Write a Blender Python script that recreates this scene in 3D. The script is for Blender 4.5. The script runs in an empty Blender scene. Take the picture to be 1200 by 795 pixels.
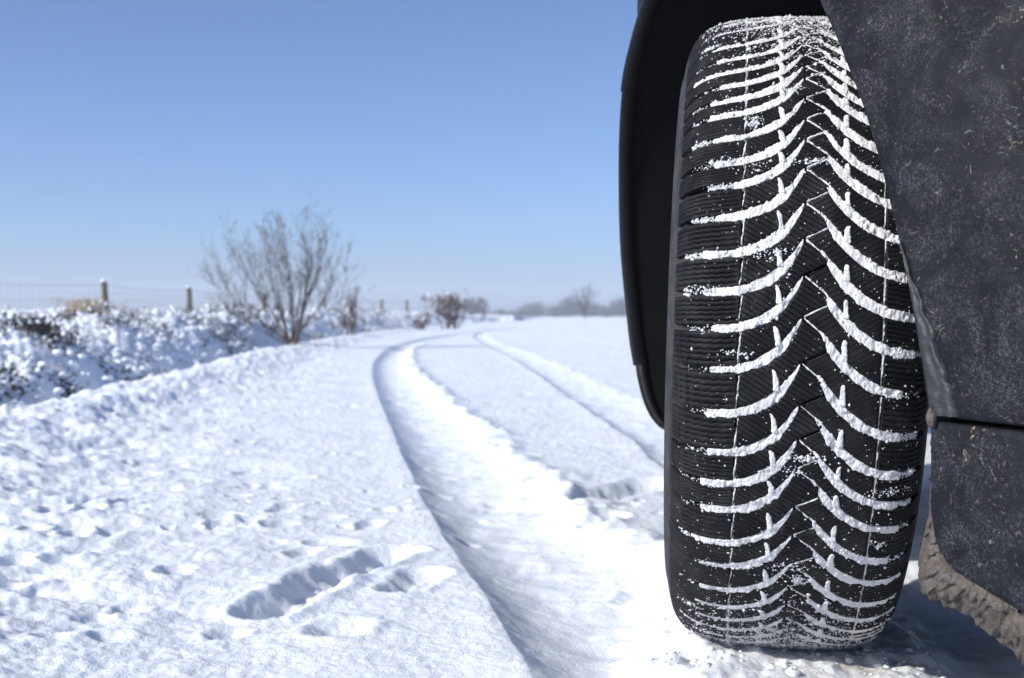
import bpy, math, random
import numpy as np
from mathutils import Vector, Matrix, Euler, noise as mnoise

random.seed(7); RNG = np.random.default_rng(7)
R_ = math.radians
sc = bpy.context.scene
COL = sc.collection

# ------------------------------------------------------------------ camera
H = 0.343                      # camera height
FPX = 1556.0                   # focal length in pixels of a 1200 px wide frame
PITCH = math.atan(27.5 / FPX)
cam_d = bpy.data.cameras.new('camera')
cam = bpy.data.objects.new('camera', cam_d); COL.objects.link(cam)
cam.location = (0, 0, H)
cam.rotation_euler = (math.pi / 2 - PITCH, 0, 0)
cam_d.sensor_width = 36.0
cam_d.lens = 36.0 * FPX / 1200.0
cam_d.clip_start = 0.05; cam_d.clip_end = 5000
cam_d.dof.use_dof = True
cam_d.dof.focus_distance = 1.12
cam_d.dof.aperture_fstop = 12.0
sc.camera = cam

# ------------------------------------------------------------------ light
SUN = Vector((-0.82, -0.43, 0.53)).normalized()      # towards the sun
sun_el = math.asin(SUN.z)
sun_az = math.atan2(SUN.x, SUN.y)
w = bpy.data.worlds.new('World'); sc.world = w; w.use_nodes = True
nt = w.node_tree; nt.nodes.clear()
sky = nt.nodes.new('ShaderNodeTexSky'); sky.sky_type = 'NISHITA'
sky.sun_disc = False
sky.sun_elevation = sun_el; sky.sun_rotation = sun_az
sky.altitude = 100; sky.air_density = 0.52; sky.dust_density = 1.5; sky.ozone_density = 5.0
bg = nt.nodes.new('ShaderNodeBackground'); bg.inputs[1].default_value = 0.136
wo = nt.nodes.new('ShaderNodeOutputWorld')
nt.links.new(sky.outputs[0], bg.inputs[0]); nt.links.new(bg.outputs[0], wo.inputs[0])
sl = bpy.data.lights.new('sun', 'SUN'); sl.energy = 3.5; sl.angle = R_(0.8); sl.color = (1.0, 0.975, 0.94)
so = bpy.data.objects.new('sun', sl); COL.objects.link(so)
so.rotation_euler = SUN.to_track_quat('Z', 'Y').to_euler()
sc.view_settings.view_transform = 'Standard'
sc.view_settings.look = 'None'
sc.view_settings.exposure = 0.42
sc.view_settings.gamma = 1.0
sc.cycles.volume_bounces = 1

# ------------------------------------------------------------------ helpers
def mk(name, verts, faces, mat=None, parent=None, smooth=True, mats=None, midx=None):
    me = bpy.data.meshes.new(name)
    V = np.asarray(verts, dtype=np.float32).reshape(-1, 3)
    if isinstance(faces, np.ndarray):
        n, k = faces.shape
        me.vertices.add(len(V)); me.vertices.foreach_set('co', V.ravel())
        me.loops.add(n * k); me.loops.foreach_set('vertex_index', faces.astype(np.int32).ravel())
        me.polygons.add(n)
        me.polygons.foreach_set('loop_start', (np.arange(n) * k).astype(np.int32))
        me.update(calc_edges=True); me.validate()
    else:
        me.from_pydata([tuple(map(float, v)) for v in V], [], faces); me.update()
    if smooth:
        me.polygons.foreach_set('use_smooth', np.ones(len(me.polygons), dtype=bool))
    for m in (mats or ([mat] if mat else [])): me.materials.append(m)
    if midx is not None: me.polygons.foreach_set('material_index', np.asarray(midx, dtype=np.int32))
    o = bpy.data.objects.new(name, me); COL.objects.link(o)
    if parent:
        o.parent = parent
    return o

def uvset(o, U):
    """per-vertex coordinates as a uv layer"""
    me = o.data
    lay = me.uv_layers.new(name='surface')
    idx = np.empty(len(me.loops), dtype=np.int32); me.loops.foreach_get('vertex_index', idx)
    lay.data.foreach_set('uv', np.asarray(U, dtype=np.float32)[idx].ravel())

def gridf(nu, nv, wrap_u=False, wrap_v=False):
    iu = np.arange(nu if wrap_u else nu - 1); iv = np.arange(nv if wrap_v else nv - 1)
    A, B = np.meshgrid(iu, iv, indexing='ij')
    A2, B2 = (A + 1) % nu, (B + 1) % nv
    return np.stack([A * nv + B, A2 * nv + B, A2 * nv + B2, A * nv + B2], -1).reshape(-1, 4)

def empty(name, loc=(0, 0, 0), rot=(0, 0, 0), parent=None):
    o = bpy.data.objects.new(name, None); COL.objects.link(o)
    o.location = loc; o.rotation_euler = rot; o.empty_display_size = 0.1
    if parent: o.parent = parent
    return o

def tag(o, label=None, cat=None, group=None, kind=None):
    if label: o['label'] = label
    if cat: o['category'] = cat
    if group: o['group'] = group
    if kind: o['kind'] = kind
    return o

_perm = np.random.default_rng(3).permutation(4096)
_ang = np.random.default_rng(4).random(4096) * 2 * np.pi
_gx, _gy = np.cos(_ang), np.sin(_ang)
def perlin(x, y, seed=0):
    x = np.asarray(x, dtype=np.float64); y = np.asarray(y, dtype=np.float64)
    xi = np.floor(x).astype(np.int64); yi = np.floor(y).astype(np.int64)
    xf, yf = x - xi, y - yi
    def g(ix, iy, dx, dy):
        h = _perm[(_perm[(ix + seed * 131) & 4095] + iy) & 4095]
        return _gx[h] * dx + _gy[h] * dy
    u = xf * xf * xf * (xf * (xf * 6 - 15) + 10); v = yf * yf * yf * (yf * (yf * 6 - 15) + 10)
    a = g(xi, yi, xf, yf); b = g(xi + 1, yi, xf - 1, yf)
    c = g(xi, yi + 1, xf, yf - 1); d = g(xi + 1, yi + 1, xf - 1, yf - 1)
    return ((a * (1 - u) + b * u) * (1 - v) + (c * (1 - u) + d * u) * v) * 1.5
def fbm(x, y, scale, octs=4, gain=0.5, seed=0):
    s = 0; a = 1.0; f = 1.0 / scale
    for k in range(octs):
        s = s + a * perlin(x * f + 17.3 * k, y * f - 9.1 * k, seed + k); a *= gain; f *= 2.03
    return s
def sstep(a, b, x):
    t = np.clip((x - a) / (b - a), 0, 1); return t * t * (3 - 2 * t)
def smooth_interp(xs, ys, n=401, win=25):
    X = np.linspace(xs[0], xs[-1], n); Y = np.interp(X, xs, ys)
    k = np.hanning(win); k /= k.sum()
    p = win // 2
    Yp = np.concatenate([2 * Y[0] - Y[p:0:-1], Y, 2 * Y[-1] - Y[-2:-p - 2:-1]])
    return X, np.convolve(Yp, k, 'valid')

cp, sp_ = math.cos(PITCH), math.sin(PITCH)
def at(px, py, Y):
    """the world point at depth Y (metres ahead of the camera) on a line of sight of the photograph"""
    a = (px - 600) / FPX; b = -(py - 397.5) / FPX
    dy, dz = cp + b * sp_, -sp_ + b * cp
    return Vector((a / dy * Y, Y, H + dz / dy * Y))
def gnd(px, py):
    b = -(py - 397.5) / FPX
    dy, dz = cp + b * sp_, -sp_ + b * cp
    t = -H / dz
    return ((px - 600) / FPX * t, dy * t)
def proj_y(P):
    x, y, z = P[..., 0], P[..., 1], P[..., 2] - H
    dep = y * cp - z * sp_; up = y * sp_ + z * cp
    return 397.5 - FPX * up / dep

# ------------------------------------------------------------------ materials
class N:
    def __init__(s, name):
        s.m = bpy.data.materials.new(name); s.m.use_nodes = True
        s.t = s.m.node_tree; s.b = s.t.nodes['Principled BSDF']; s.out = s.t.nodes['Material Output']
    def n(s, typ, **kw):
        nd = s.t.nodes.new('ShaderNode' + typ)
        for k, v in kw.items():
            if k in nd.inputs.keys() if hasattr(nd.inputs, 'keys') else False: nd.inputs[k].default_value = v
            else: setattr(nd, k, v)
        return nd
    def l(s, a, b): s.t.links.new(a, b)
    def tex(s, kind='Object'):
        return s.n('TexCoord').outputs[kind]
    def noise(s, vec, scale, detail=4, rough=0.55, dist=0.0):
        nd = s.n('TexNoise'); s.l(vec, nd.inputs['Vector'])
        nd.inputs['Scale'].default_value = scale; nd.inputs['Detail'].default_value = detail
        nd.inputs['Roughness'].default_value = rough; nd.inputs['Distortion'].default_value = dist
        return nd.outputs['Fac']
    def ramp(s, fac, stops):
        nd = s.n('ValToRGB'); s.l(fac, nd.inputs[0])
        e = nd.color_ramp.elements
        while len(e) < len(stops): e.new(0.5)
        for q, (p, c) in zip(e, stops):
            q.position = p; q.color = (c, c, c, 1) if isinstance(c, (int, float)) else (*c, 1)
        return nd.outputs[0]
    def math(s, op, a, b=None, clamp=False):
        nd = s.n('Math'); nd.operation = op; nd.use_clamp = clamp
        for i, v in enumerate((a, b)):
            if v is None: continue
            if isinstance(v, (int, float)): nd.inputs[i].default_value = v
            else: s.l(v, nd.inputs[i])
        return nd.outputs[0]
    def mix(s, fac, a, b):
        nd = s.n('Mix'); nd.data_type = 'RGBA'
        if isinstance(fac, (int, float)): nd.inputs[0].default_value = fac
        else: s.l(fac, nd.inputs[0])
        for i, v in ((6, a), (7, b)):
            if isinstance(v, tuple): nd.inputs[i].default_value = (*v, 1)
            else: s.l(v, nd.inputs[i])
        return nd.outputs[2]
    def bump(s, h, strength, dist, prev=None):
        nd = s.n('Bump'); s.l(h, nd.inputs['Height'])
        nd.inputs['Strength'].default_value = strength; nd.inputs['Distance'].default_value = dist
        if prev is not None: s.l(prev, nd.inputs['Normal'])
        return nd.outputs[0]
    def set(s, color=None, rough=None, normal=None, spec=None):
        for key, v in (('Base Color', color), ('Roughness', rough), ('Normal', normal), ('Specular IOR Level', spec)):
            if v is None: continue
            if isinstance(v, tuple): s.b.inputs[key].default_value = (*v, 1)
            elif isinstance(v, (int, float)): s.b.inputs[key].default_value = v
            else: s.l(v, s.b.inputs[key])
        return s.m

def mat_ground():
    q = N('snow'); v = q.tex('Object')
    n1 = q.noise(v, 55, 5, 0.65); n2 = q.noise(v, 320, 3, 0.7); n3 = q.noise(v, 9, 4, 0.6)
    n4 = q.noise(v, 130, 4, 0.7)
    b = q.bump(n3, 0.25, 0.012); b = q.bump(n1, 0.4, 0.008, b); b = q.bump(n4, 0.5, 0.004, b); b = q.bump(n2, 0.6, 0.003, b)
    # brownish road dirt pressed into the snow round the wheel track
    sx = q.n('SeparateXYZ'); q.l(v, sx.inputs[0])
    dx = q.math('SUBTRACT', sx.outputs[0], 0.43); dy = q.math('MULTIPLY', q.math('SUBTRACT', sx.outputs[1], 1.36), 0.8)
    d = q.math('SQRT', q.math('ADD', q.math('MULTIPLY', dx, dx), q.math('MULTIPLY', dy, dy)))
    m = q.ramp(d, [(0.12, 1.0), (0.42, 0.0)])
    m = q.math('MULTIPLY', m, q.ramp(q.noise(v, 26, 5, 0.7), [(0.38, 0.1), (0.68, 1.0)]))
    col = q.mix(q.math('MULTIPLY', m, 0.75), (0.825, 0.868, 0.918), (0.44, 0.37, 0.29))
    q.b.inputs['Subsurface Weight'].default_value = 0.45; q.b.inputs['Subsurface Radius'].default_value = (0.018, 0.026, 0.042); q.b.inputs['Subsurface Scale'].default_value = 1.0
    return q.set(col, 0.75, b, 0.25)

def mat_snow(name='packed_snow', c=(0.84, 0.85, 0.86), sc1=420):
    q = N(name); v = q.tex('Object')
    b = q.bump(q.noise(v, sc1, 4, 0.7), 0.8, 0.0015); b = q.bump(q.noise(v, sc1 * 4, 2, 0.7), 0.6, 0.0005, b)
    return q.set(c, 0.95, b, 0.08)

def mat_tread_snow():
    q = N('packed_tread_snow'); v = q.tex('Object')
    b = q.bump(q.noise(v, 420, 4, 0.7), 0.8, 0.0015); b = q.bump(q.noise(v, 1700, 2, 0.7), 0.6, 0.0005, b)
    g = q.ramp(q.noise(v, 85, 5, 0.7), [(0.44, 0.0), (0.74, 0.85)])
    g2 = q.ramp(q.noise(v, 1300, 3, 0.6), [(0.60, 0.0), (0.72, 0.7)])
    col = q.mix(g, (0.80, 0.79, 0.775), (0.46, 0.455, 0.45)); col = q.mix(q.math('MULTIPLY', g2, g), col, (0.08, 0.08, 0.08))
    return q.set(col, 0.95, b, 0.06)

def mat_rubber():
    q = N('tyre_rubber'); v = q.tex('Object')
    uv = q.tex('UV')
    # sipes across the blocks: thin wavy cuts laid along the block's own surface coordinates
    sp = q.n('SeparateXYZ'); q.l(uv, sp.inputs[0])
    ph = q.math('MULTIPLY', sp.outputs[1], 1.0)
    zig = q.n('Math'); zig.operation = 'PINGPONG'
    q.l(q.math('MULTIPLY', sp.outputs[0], 1.0), zig.inputs[0]); zig.inputs[1].default_value = 1.0
    ph = q.math('ADD', ph, q.math('MULTIPLY', zig.outputs[0], 0.22))
    tri = q.n('Math'); tri.operation = 'PINGPONG'; q.l(ph, tri.inputs[0]); tri.inputs[1].default_value = 0.5
    cut = q.ramp(tri.outputs[0], [(0.0, 0.0), (0.12, 1.0)])
    g = q.noise(v, 900, 3, 0.6); g2 = q.noise(v, 90, 4, 0.6)
    b = q.bump(cut, 1.0, 0.0026); b = q.bump(g, 0.35, 0.0005, b); b = q.bump(g2, 0.3, 0.001, b)
    # frost dust: fine white grains caught on the rubber
    sp1 = q.ramp(q.noise(v, 1500, 2, 0.5), [(0.70, 0.0), (0.74, 1.0)])
    msk = q.ramp(q.noise(v, 60, 4, 0.65), [(0.50, 0.0), (0.70, 1.0)])
    dust = q.math('MULTIPLY', sp1, msk)
    base = q.mix(q.noise(v, 70, 4, 0.6), (0.0045, 0.0045, 0.0055), (0.010, 0.0102, 0.012))
    film = q.ramp(q.noise(v, 38, 5, 0.7), [(0.46, 0.0), (0.74, 0.8)])
    base = q.mix(film, base, (0.034, 0.033, 0.032))
    col = q.mix(dust, base, (0.55, 0.56, 0.58))
    return q.set(col, 0.6, b, 0.15)

def mat_sidewall():
    q = N('sidewall_rubber'); v = q.tex('Object')
    b = q.bump(q.noise(v, 60, 5, 0.7), 0.5, 0.002); b = q.bump(q.noise(v, 700, 3, 0.6), 0.4, 0.0006, b)
    col = q.mix(q.ramp(q.noise(v, 45, 6, 0.75), [(0.42, 0.0), (0.75, 1.0)]), (0.018, 0.0185, 0.02), (0.075, 0.072, 0.068))
    return q.set(col, 0.75, b, 0.3)

def mat_plastic():
    """dark blue-grey bumper plastic under a film of salt, road dust and dried splashes"""
    q = N('dirty_bumper_plastic'); v = q.tex('Object')
    base = q.mix(q.ramp(q.noise(v, 7, 4, 0.6), [(0.35, 0.0), (0.65, 1.0)]), (0.0026, 0.0036, 0.0066), (0.0058, 0.0072, 0.0115))
    film = q.ramp(q.noise(v, 20, 6, 0.7, 0.8), [(0.45, 0.02), (0.68, 1.0)])
    grain = q.ramp(q.noise(v, 480, 5, 0.85, 0.8), [(0.48, 0.0), (0.62, 1.0)])
    c1 = q.mix(q.math('MULTIPLY', q.math('MULTIPLY', film, grain), 0.8), base, (0.122, 0.126, 0.133))
    blot = q.ramp(q.noise(v, 110, 6, 0.85, 2.2), [(0.57, 0.0), (0.66, 1.0)])
    c2 = q.mix(q.math('MULTIPLY', q.math('MULTIPLY', blot, grain), 0.9), c1, (0.27, 0.265, 0.26))
    mud = q.math('MULTIPLY', q.ramp(q.noise(v, 110, 5, 0.75, 2.0), [(0.615, 0.0), (0.67, 1.0)]),
                 q.ramp(q.noise(v, 14, 3, 0.6), [(0.42, 0.0), (0.62, 1.0)]))
    c3 = q.mix(q.math('MULTIPLY', mud, 0.85), c2, (0.33, 0.26, 0.185))
    h = q.math('ADD', q.math('MULTIPLY', blot, 0.6), q.math('ADD', q.math('MULTIPLY', mud, 1.0), q.math('MULTIPLY', grain, 0.25)))
    b = q.bump(h, 0.4, 0.0006)
    rg = q.ramp(q.noise(v, 16, 6, 0.7, 0.6), [(0.3, 0.55), (0.7, 0.9)])
    return q.set(c3, rg, b, 0.22)

def simple(name, c, rough=0.8, nscale=30, amt=0.3, bscale=None, bdist=0.002, spec=0.3):
    q = N(name); v = q.tex('Object')
    dark = tuple(x * (1 - amt) for x in c)
    col = q.mix(q.noise(v, nscale, 5, 0.65), dark, tuple(min(1, x * (1 + amt)) for x in c))
    b = q.bump(q.noise(v, bscale or nscale * 3, 4, 0.65), 0.5, bdist)
    return q.set(col, rough, b, spec)

M_GROUND = mat_ground()
M_SNOW = mat_snow()
M_RUB = mat_rubber()
M_TSNOW = mat_tread_snow()
M_SIDE = mat_sidewall()
M_PLAS = mat_plastic()
M_BLACK = simple('black_liner_plastic', (0.0035, 0.0035, 0.004), 0.8, 20, 0.4, 220, 0.001, 0.1)
M_LIP = simple('black_trim_plastic', (0.007, 0.0075, 0.009), 0.5, 25, 0.5, 260, 0.0008, 0.3)
M_SLUSH = simple('frozen_road_slush', (0.082, 0.068, 0.057), 0.45, 130, 0.95, 200, 0.006, 0.4)
M_DRIP = simple('clear_grey_ice', (0.030, 0.034, 0.037), 0.45, 120, 0.9, 200, 0.002, 0.35)
M_STEEL = simple('dull_steel', (0.25, 0.25, 0.26), 0.5, 30, 0.3)
M_BARK = simple('grey_bark', (0.085, 0.070, 0.055), 0.85, 40, 0.4)
M_TWIG = simple('dark_twig', (0.062, 0.048, 0.042), 0.85, 20, 0.3)
M_FARTWIG = simple('far_twig', (0.05, 0.045, 0.042), 0.9, 2, 0.3)
M_HEATH = simple('heather_leaf', (0.035, 0.034, 0.026), 0.85, 9, 0.5)
M_REED = simple('dry_grass', (0.42, 0.33, 0.21), 0.8, 15, 0.35)
M_BEECH = simple('dry_brown_leaf', (0.15, 0.085, 0.052), 0.75, 20, 0.45)
M_POST = simple('weathered_post_wood', (0.135, 0.115, 0.075), 0.85, 22, 0.4)
M_WIRE = simple('galvanised_wire', (0.16, 0.165, 0.17), 0.6, 10, 0.2)
M_CAP = mat_snow('fresh_snow', (0.83, 0.865, 0.91), 60)

# ------------------------------------------------------------------ ground
def gpts(lst): return np.array([gnd(x, y) for x, y in lst])
RUT1 = gpts([(700, 900), (660, 795), (587, 686), (548, 630), (502, 565), (468, 500), (453, 470), (443, 445), (440, 430), (446, 415), (465, 403), (500, 395), (550, 388.5), (620, 383)])
RUT2 = gpts([(1000, 700), (775, 530), (740, 503), (700, 478), (660, 453), (630, 433), (600, 416), (577, 406), (562, 398.5), (556, 393), (565, 388.5), (610, 384)])
RUT3 = gpts([(1000, 480), (800, 428), (740, 413), (690, 402), (650, 394), (640, 389), (680, 384)])
EDGE = gpts([(-600, 720), (-120, 522), (0, 490), (200, 440), (345, 405), (480, 385.5), (560, 379), (600, 376)])

def line_dist(P, pts):
    """signed distance (positive to the right when looking away from the camera) and position along a polyline"""
    best = np.full(P.shape[:-1], 1e9); side = np.zeros(P.shape[:-1])
    for a, b in zip(pts[:-1], pts[1:]):
        d = b - a; L2 = (d * d).sum()
        t = np.clip(((P - a) * d).sum(-1) / L2, 0, 1)
        q = P - (a + t[..., None] * d)
        dd = np.sqrt((q * q).sum(-1))
        cr = d[1] * q[..., 0] - d[0] * q[..., 1]
        m = dd < best - 1e-9
        best = np.where(m, dd, best); side = np.where(m, np.sign(cr), side)
    return best * np.where(side == 0, 1, side)

def dense(pts, n=6):
    """rounded polyline (Catmull-Rom)"""
    P = np.vstack([2 * pts[0] - pts[1], pts, 2 * pts[-1] - pts[-2]]); out = []
    for i in range(1, len(P) - 2):
        p0, p1, p2, p3 = P[i - 1], P[i], P[i + 1], P[i + 2]
        for t in np.linspace(0, 1, n, endpoint=False):
            out.append(0.5 * ((2 * p1) + (-p0 + p2) * t + (2 * p0 - 5 * p1 + 4 * p2 - p3) * t * t + (-p0 + 3 * p1 - 3 * p2 + p3) * t ** 3))
    out.append(P[-2]); return np.array(out)
RUT1d, RUT2d, RUT3d, EDGEd = dense(RUT1, 5), dense(RUT2, 5), dense(RUT3, 5), dense(EDGE, 4)

HOLLOWS = []   # (centre x, y, half length, half width, angle, depth, rim)
def hollow_px(x0, y0, x1, y1, w_, dep, rim=0.22):
    a = np.array(gnd(x0, y0)); b = np.array(gnd(x1, y1)); c = (a + b) / 2; d = b - a
    HOLLOWS.append((c[0], c[1], np.hypot(*d) / 2, w_, math.atan2(d[1], d[0]), dep, rim))
hollow_px(296, 702, 384, 660, 0.036, 0.023)
hollow_px(372, 664, 474, 626, 0.036, 0.021)
hollow_px(330, 672, 402, 642, 0.03, 0.008)
hollow_px(462, 678, 502, 652, 0.030, 0.013)
hollow_px(384, 726, 414, 708, 0.030, 0.011)
hollow_px(684, 578, 775, 553, 0.05, 0.022)
hollow_px(700, 604, 716, 592, 0.03, 0.012)
hollow_px(736, 672, 752, 660, 0.02, 0.008)
for (x, y) in ((38, 612), (62, 595), (104, 592), (70, 640), (20, 640), (90, 616), (150, 580), (8, 668)):
    hollow_px(x - 10, y + 4, x + 10, y - 4, 0.022, 0.014)
for (x, y) in ((268, 718), (150, 690), (110, 700), (205, 655), (130, 725), (60, 728), (330, 585), (285, 600), (430, 600), (355, 630)):
    hollow_px(x - 9, y + 5, x + 12, y - 5, 0.02, 0.008)
for k in range(110):
    x, y = RNG.uniform(-60, 560), RNG.uniform(440, 620)
    g0 = gnd(x, y); L = RNG.uniform(0.012, 0.04)
    HOLLOWS.append((g0[0], g0[1], L, L * RNG.uniform(.5, .9), RNG.uniform(0, 3.1), RNG.uniform(0.005, 0.011), 0.2))
for k in range(60):
    x, y = RNG.uniform(560, 780), RNG.uniform(420, 600)
    g0 = gnd(x, y); L = RNG.uniform(0.012, 0.035)
    HOLLOWS.append((g0[0], g0[1], L, L * RNG.uniform(.5, .9), RNG.uniform(0, 3.1), RNG.uniform(0.003, 0.006), 0.2))

HUB = Vector((0.292, 1.425, 0.324)); YAW = R_(9.0); CAMBER = R_(1.7); RAD = 0.330

def bank_profile(e, Y):
    """height of the heath bank by distance e (m) to the left of the road's edge"""
    wid = np.interp(Y, [3, 6, 15, 35, 60, 100], [.60, .70, .95, 1.5, 2.1, 2.4])
    hb = np.interp(Y, [0, 5, 9, 15, 28, 45, 75, 120], [0.13, 0.13, 0.18, 0.26, 0.34, 0.38, 0.40, 0.2])
    t = e / wid
    return -0.14 * np.exp(-((t - 0.22) / 0.16) ** 2) * np.interp(Y, [10, 40], [1, .4]) + hb * sstep(0.2, 1.0, t), wid, hb

def height(x, y, fine=True):
    P = np.stack([x, y], -1)
    r = np.hypot(x, y)
    e = -line_dist(P, EDGEd)                       # >0: left of the road edge
    bk, wid, hb = bank_profile(np.maximum(e, 0), y)
    fade = sstep(170, 90, y)
    onb = sstep(0.1, 0.6, e)                       # on the bank
    z = bk * fade
    z = z + onb * fade * (0.19 * fbm(x, y, 1.3, 2, .45, 11) + 0.045 * fbm(x, y, .30, 4, .6, 12)) * sstep(30, 0, e - 2)
    # far level + gentle roll
    z = z + 0.10 * fbm(x, y, 60, 2, .5, 21) * sstep(20, 120, r)
    # road crown: raised verge along the edge
    z = z + 0.05 * np.exp(-((e + 0.15) / 0.28) ** 2)
    verge = sstep(-1.0, -0.10, e) * (1 - onb)
    near = sstep(60, 8, r)
    z = z + verge * near * (0.016 * fbm(x, y, .20, 3, .5, 31) + 0.011 * fbm(x, y, .065, 3, .55, 32))
    amp = 0.35 + 0.65 * sstep(-1.2, -0.5, e)
    z = z + amp * (0.014 * fbm(x, y, .45, 2, .5, 41) + 0.0055 * fbm(x, y, .12, 2, .5, 42) + 0.0026 * fbm(x, y, .038, 3, .6, 43))
    if fine:
        z = z + 0.0009 * fbm(x, y, .016, 2, .6, 51) * sstep(9, 3, r)
    # wheel ruts
    def rut(z, pts, width, dep, bermL, bermR, wl, wr, seed):  # wl: width of the soft left wall
        j = 0.005 * fbm(x, y, .30, 2, .45, seed)
        d = line_dist(P, pts) + j
        tl = np.clip((d + .02) / (wl + .02), 0, 1); m = (1 - (1 - tl) ** 2.1) * sstep(width + wr, width - wr, d)
        flat = 0.005 * fbm(x, y, .10, 3, .5, seed + 3)
        z = z * (1 - 0.7 * m) + (-dep + flat) * m
        z = z + bermR * np.exp(-((d - width - .05 - .03 * fbm(x, y, .3, 2, .5, seed + 9)) / .05) ** 2) * (1 + .8 * fbm(x, y, .11, 3, .55, seed + 5)) + bermL * np.exp(-((d + .03) / .04) ** 2)
        return z
    z = rut(z, RUT2d, 0.20, 0.032, 0.003, 0.006, 0.055, 0.14, 61)
    z = rut(z, RUT3d, 0.30, 0.012, 0.002, 0.008, 0.08, 0.10, 66)
    z = rut(z, RUT1d, 0.22, 0.045, 0.003, 0.018, 0.095, 0.13, 71)
    # foot holes
    for (cx, cy, L, W, a, dep, rim) in HOLLOWS:
        ext = 4 * max(L, W) + 0.1
        sel = (np.abs(x - cx) < ext) & (np.abs(y - cy) < ext)
        if not sel.any(): continue
        ii = np.nonzero(sel)
        dx, dy = x[ii] - cx, y[ii] - cy
        u = dx * math.cos(a) + dy * math.sin(a); v = -dx * math.sin(a) + dy * math.cos(a)
        v = v + 0.30 * W * perlin(x[ii] * 9, y[ii] * 9, 4) + 0.05 * W * perlin(x[ii] * 60, y[ii] * 60, 6) + 0.22 * W * perlin(u / W * .9, np.full_like(u, cx * 9), 5)
        uu = np.maximum(np.abs(u) - max(L - W, 0), 0)
        q = np.sqrt(uu ** 2 + v ** 2) / W
        z[ii] += -dep * sstep(1.45, 0.25, q) * (1 + .22 * fbm(x[ii], y[ii], .035, 3, .6, 15)) + rim * dep * np.exp(-((q - 1.45) / 0.33) ** 2) * (1 + .5 * perlin(x[ii] * 18, y[ii] * 18, 9))
    # the wheel's own bed: pressed flat under and ahead of it, pushed up round it
    c, s = math.cos(YAW), math.sin(YAW)
    lx = (x - HUB.x) * c - (y - HUB.y) * s; ly = (x - HUB.x) * s + (y - HUB.y) * c
    m = sstep(0.185, 0.07, np.abs(lx) + .02 * fbm(x, y, .05, 2, .6, 87)) * sstep(0.9, 0.7, np.abs(ly + 0.2))
    press = 0.008 + 0.0035 * fbm(x, y, .05, 3, .6, 81) + 0.0025 * fbm(lx * 3, ly, .06, 2, .6, 83)
    z = z * (1 - m) + press * m
    z = z + 0.008 * np.exp(-((np.abs(lx) - 0.138) / 0.034) ** 2) * sstep(0.75, 0.35, np.abs(ly - 0.05)) * (1 + .5 * fbm(x, y, .06, 2, .5, 85))
    return z

def build_ground():
    az = np.concatenate([np.linspace(-180, -60, 60, endpoint=False), np.linspace(-60, -23, 240, endpoint=False),
                         np.linspace(-23, 23, 720, endpoint=False), np.linspace(23, 60, 180, endpoint=False), np.linspace(60, 180, 60, endpoint=False)])
    rows = np.concatenate([np.linspace(0.10, 1.0, 50, endpoint=False),
                           H * FPX / np.linspace(H * FPX / 1.0, 30, 470, endpoint=False),
                           H * FPX / np.linspace(30, 8, 90, endpoint=False), np.geomspace(H * FPX / 8, 420, 60)])
    A, Rr = np.meshgrid(np.radians(az), rows, indexing='ij')
    X, Y = np.sin(A) * Rr, np.cos(A) * Rr
    Z = height(X, Y)
    V = np.stack([X, Y, Z], -1).reshape(-1, 3)
    F = gridf(len(az), len(rows), wrap_u=True)[:, ::-1]
    # close the hole under the camera
    n = len(rows); V = np.vstack([V, [[0, 0, 0]]]); c = len(V) - 1
    o = mk('snow_ground', V, np.ascontiguousarray(F), M_GROUND)
    tag(o, 'snow covered ground and track with wheel ruts and footprints', None, None, 'structure')
    return o
build_ground()
def hz(x, y): return float(height(np.array([x]), np.array([y]), False)[0])

# ------------------------------------------------------------------ car
CARLOC = Vector((0.42, 1.30, 0.0))
car = empty('car', CARLOC)
tag(car, 'dark muddy car standing on the snow, seen close up at its snow packed wheel', 'car')
def carpart(name, V, F, mat, smooth=True, parent=None):
    o = mk(name, np.asarray(V) - (np.array(CARLOC)), F, mat, parent or car, smooth); return o
wheel = empty('wheel', HUB - CARLOC, (0, CAMBER, -YAW), car)

# --- tyre profile: arc length s from the crown -> lateral u, radius rho
S = np.linspace(0, 0.235, 472)
phi = np.interp(S, [0, .050, .072, .092, .107, .122, .152, .202, .235], [0, .085, .22, .55, .98, 1.27, 1.50, 1.95, 2.1])
ds = S[1] - S[0]
Uc = np.concatenate([[0], np.cumsum(np.cos(phi[:-1]) * ds)]); Dc = np.concatenate([[0], np.cumsum(np.sin(phi[:-1]) * ds)])
def prof(s):
    s = np.asarray(s); a = np.abs(s)
    return np.sign(s) * np.interp(a, S, Uc), RAD - np.interp(a, S, Dc), np.sign(s) * np.interp(a, S, phi)
def tyre_pt(s, th, d=0.0):
    """point d metres below the tread surface at arc position s, angle th above the front"""
    u, rho, ph = prof(s)
    u = u - np.sin(ph) * d; rho = rho - np.cos(ph) * d
    return np.stack([u + 0 * th, -rho * np.cos(th), rho * np.sin(th)], -1)
WM = Matrix.Translation(HUB) @ Euler((0, CAMBER, -YAW)).to_matrix().to_4x4()

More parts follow.
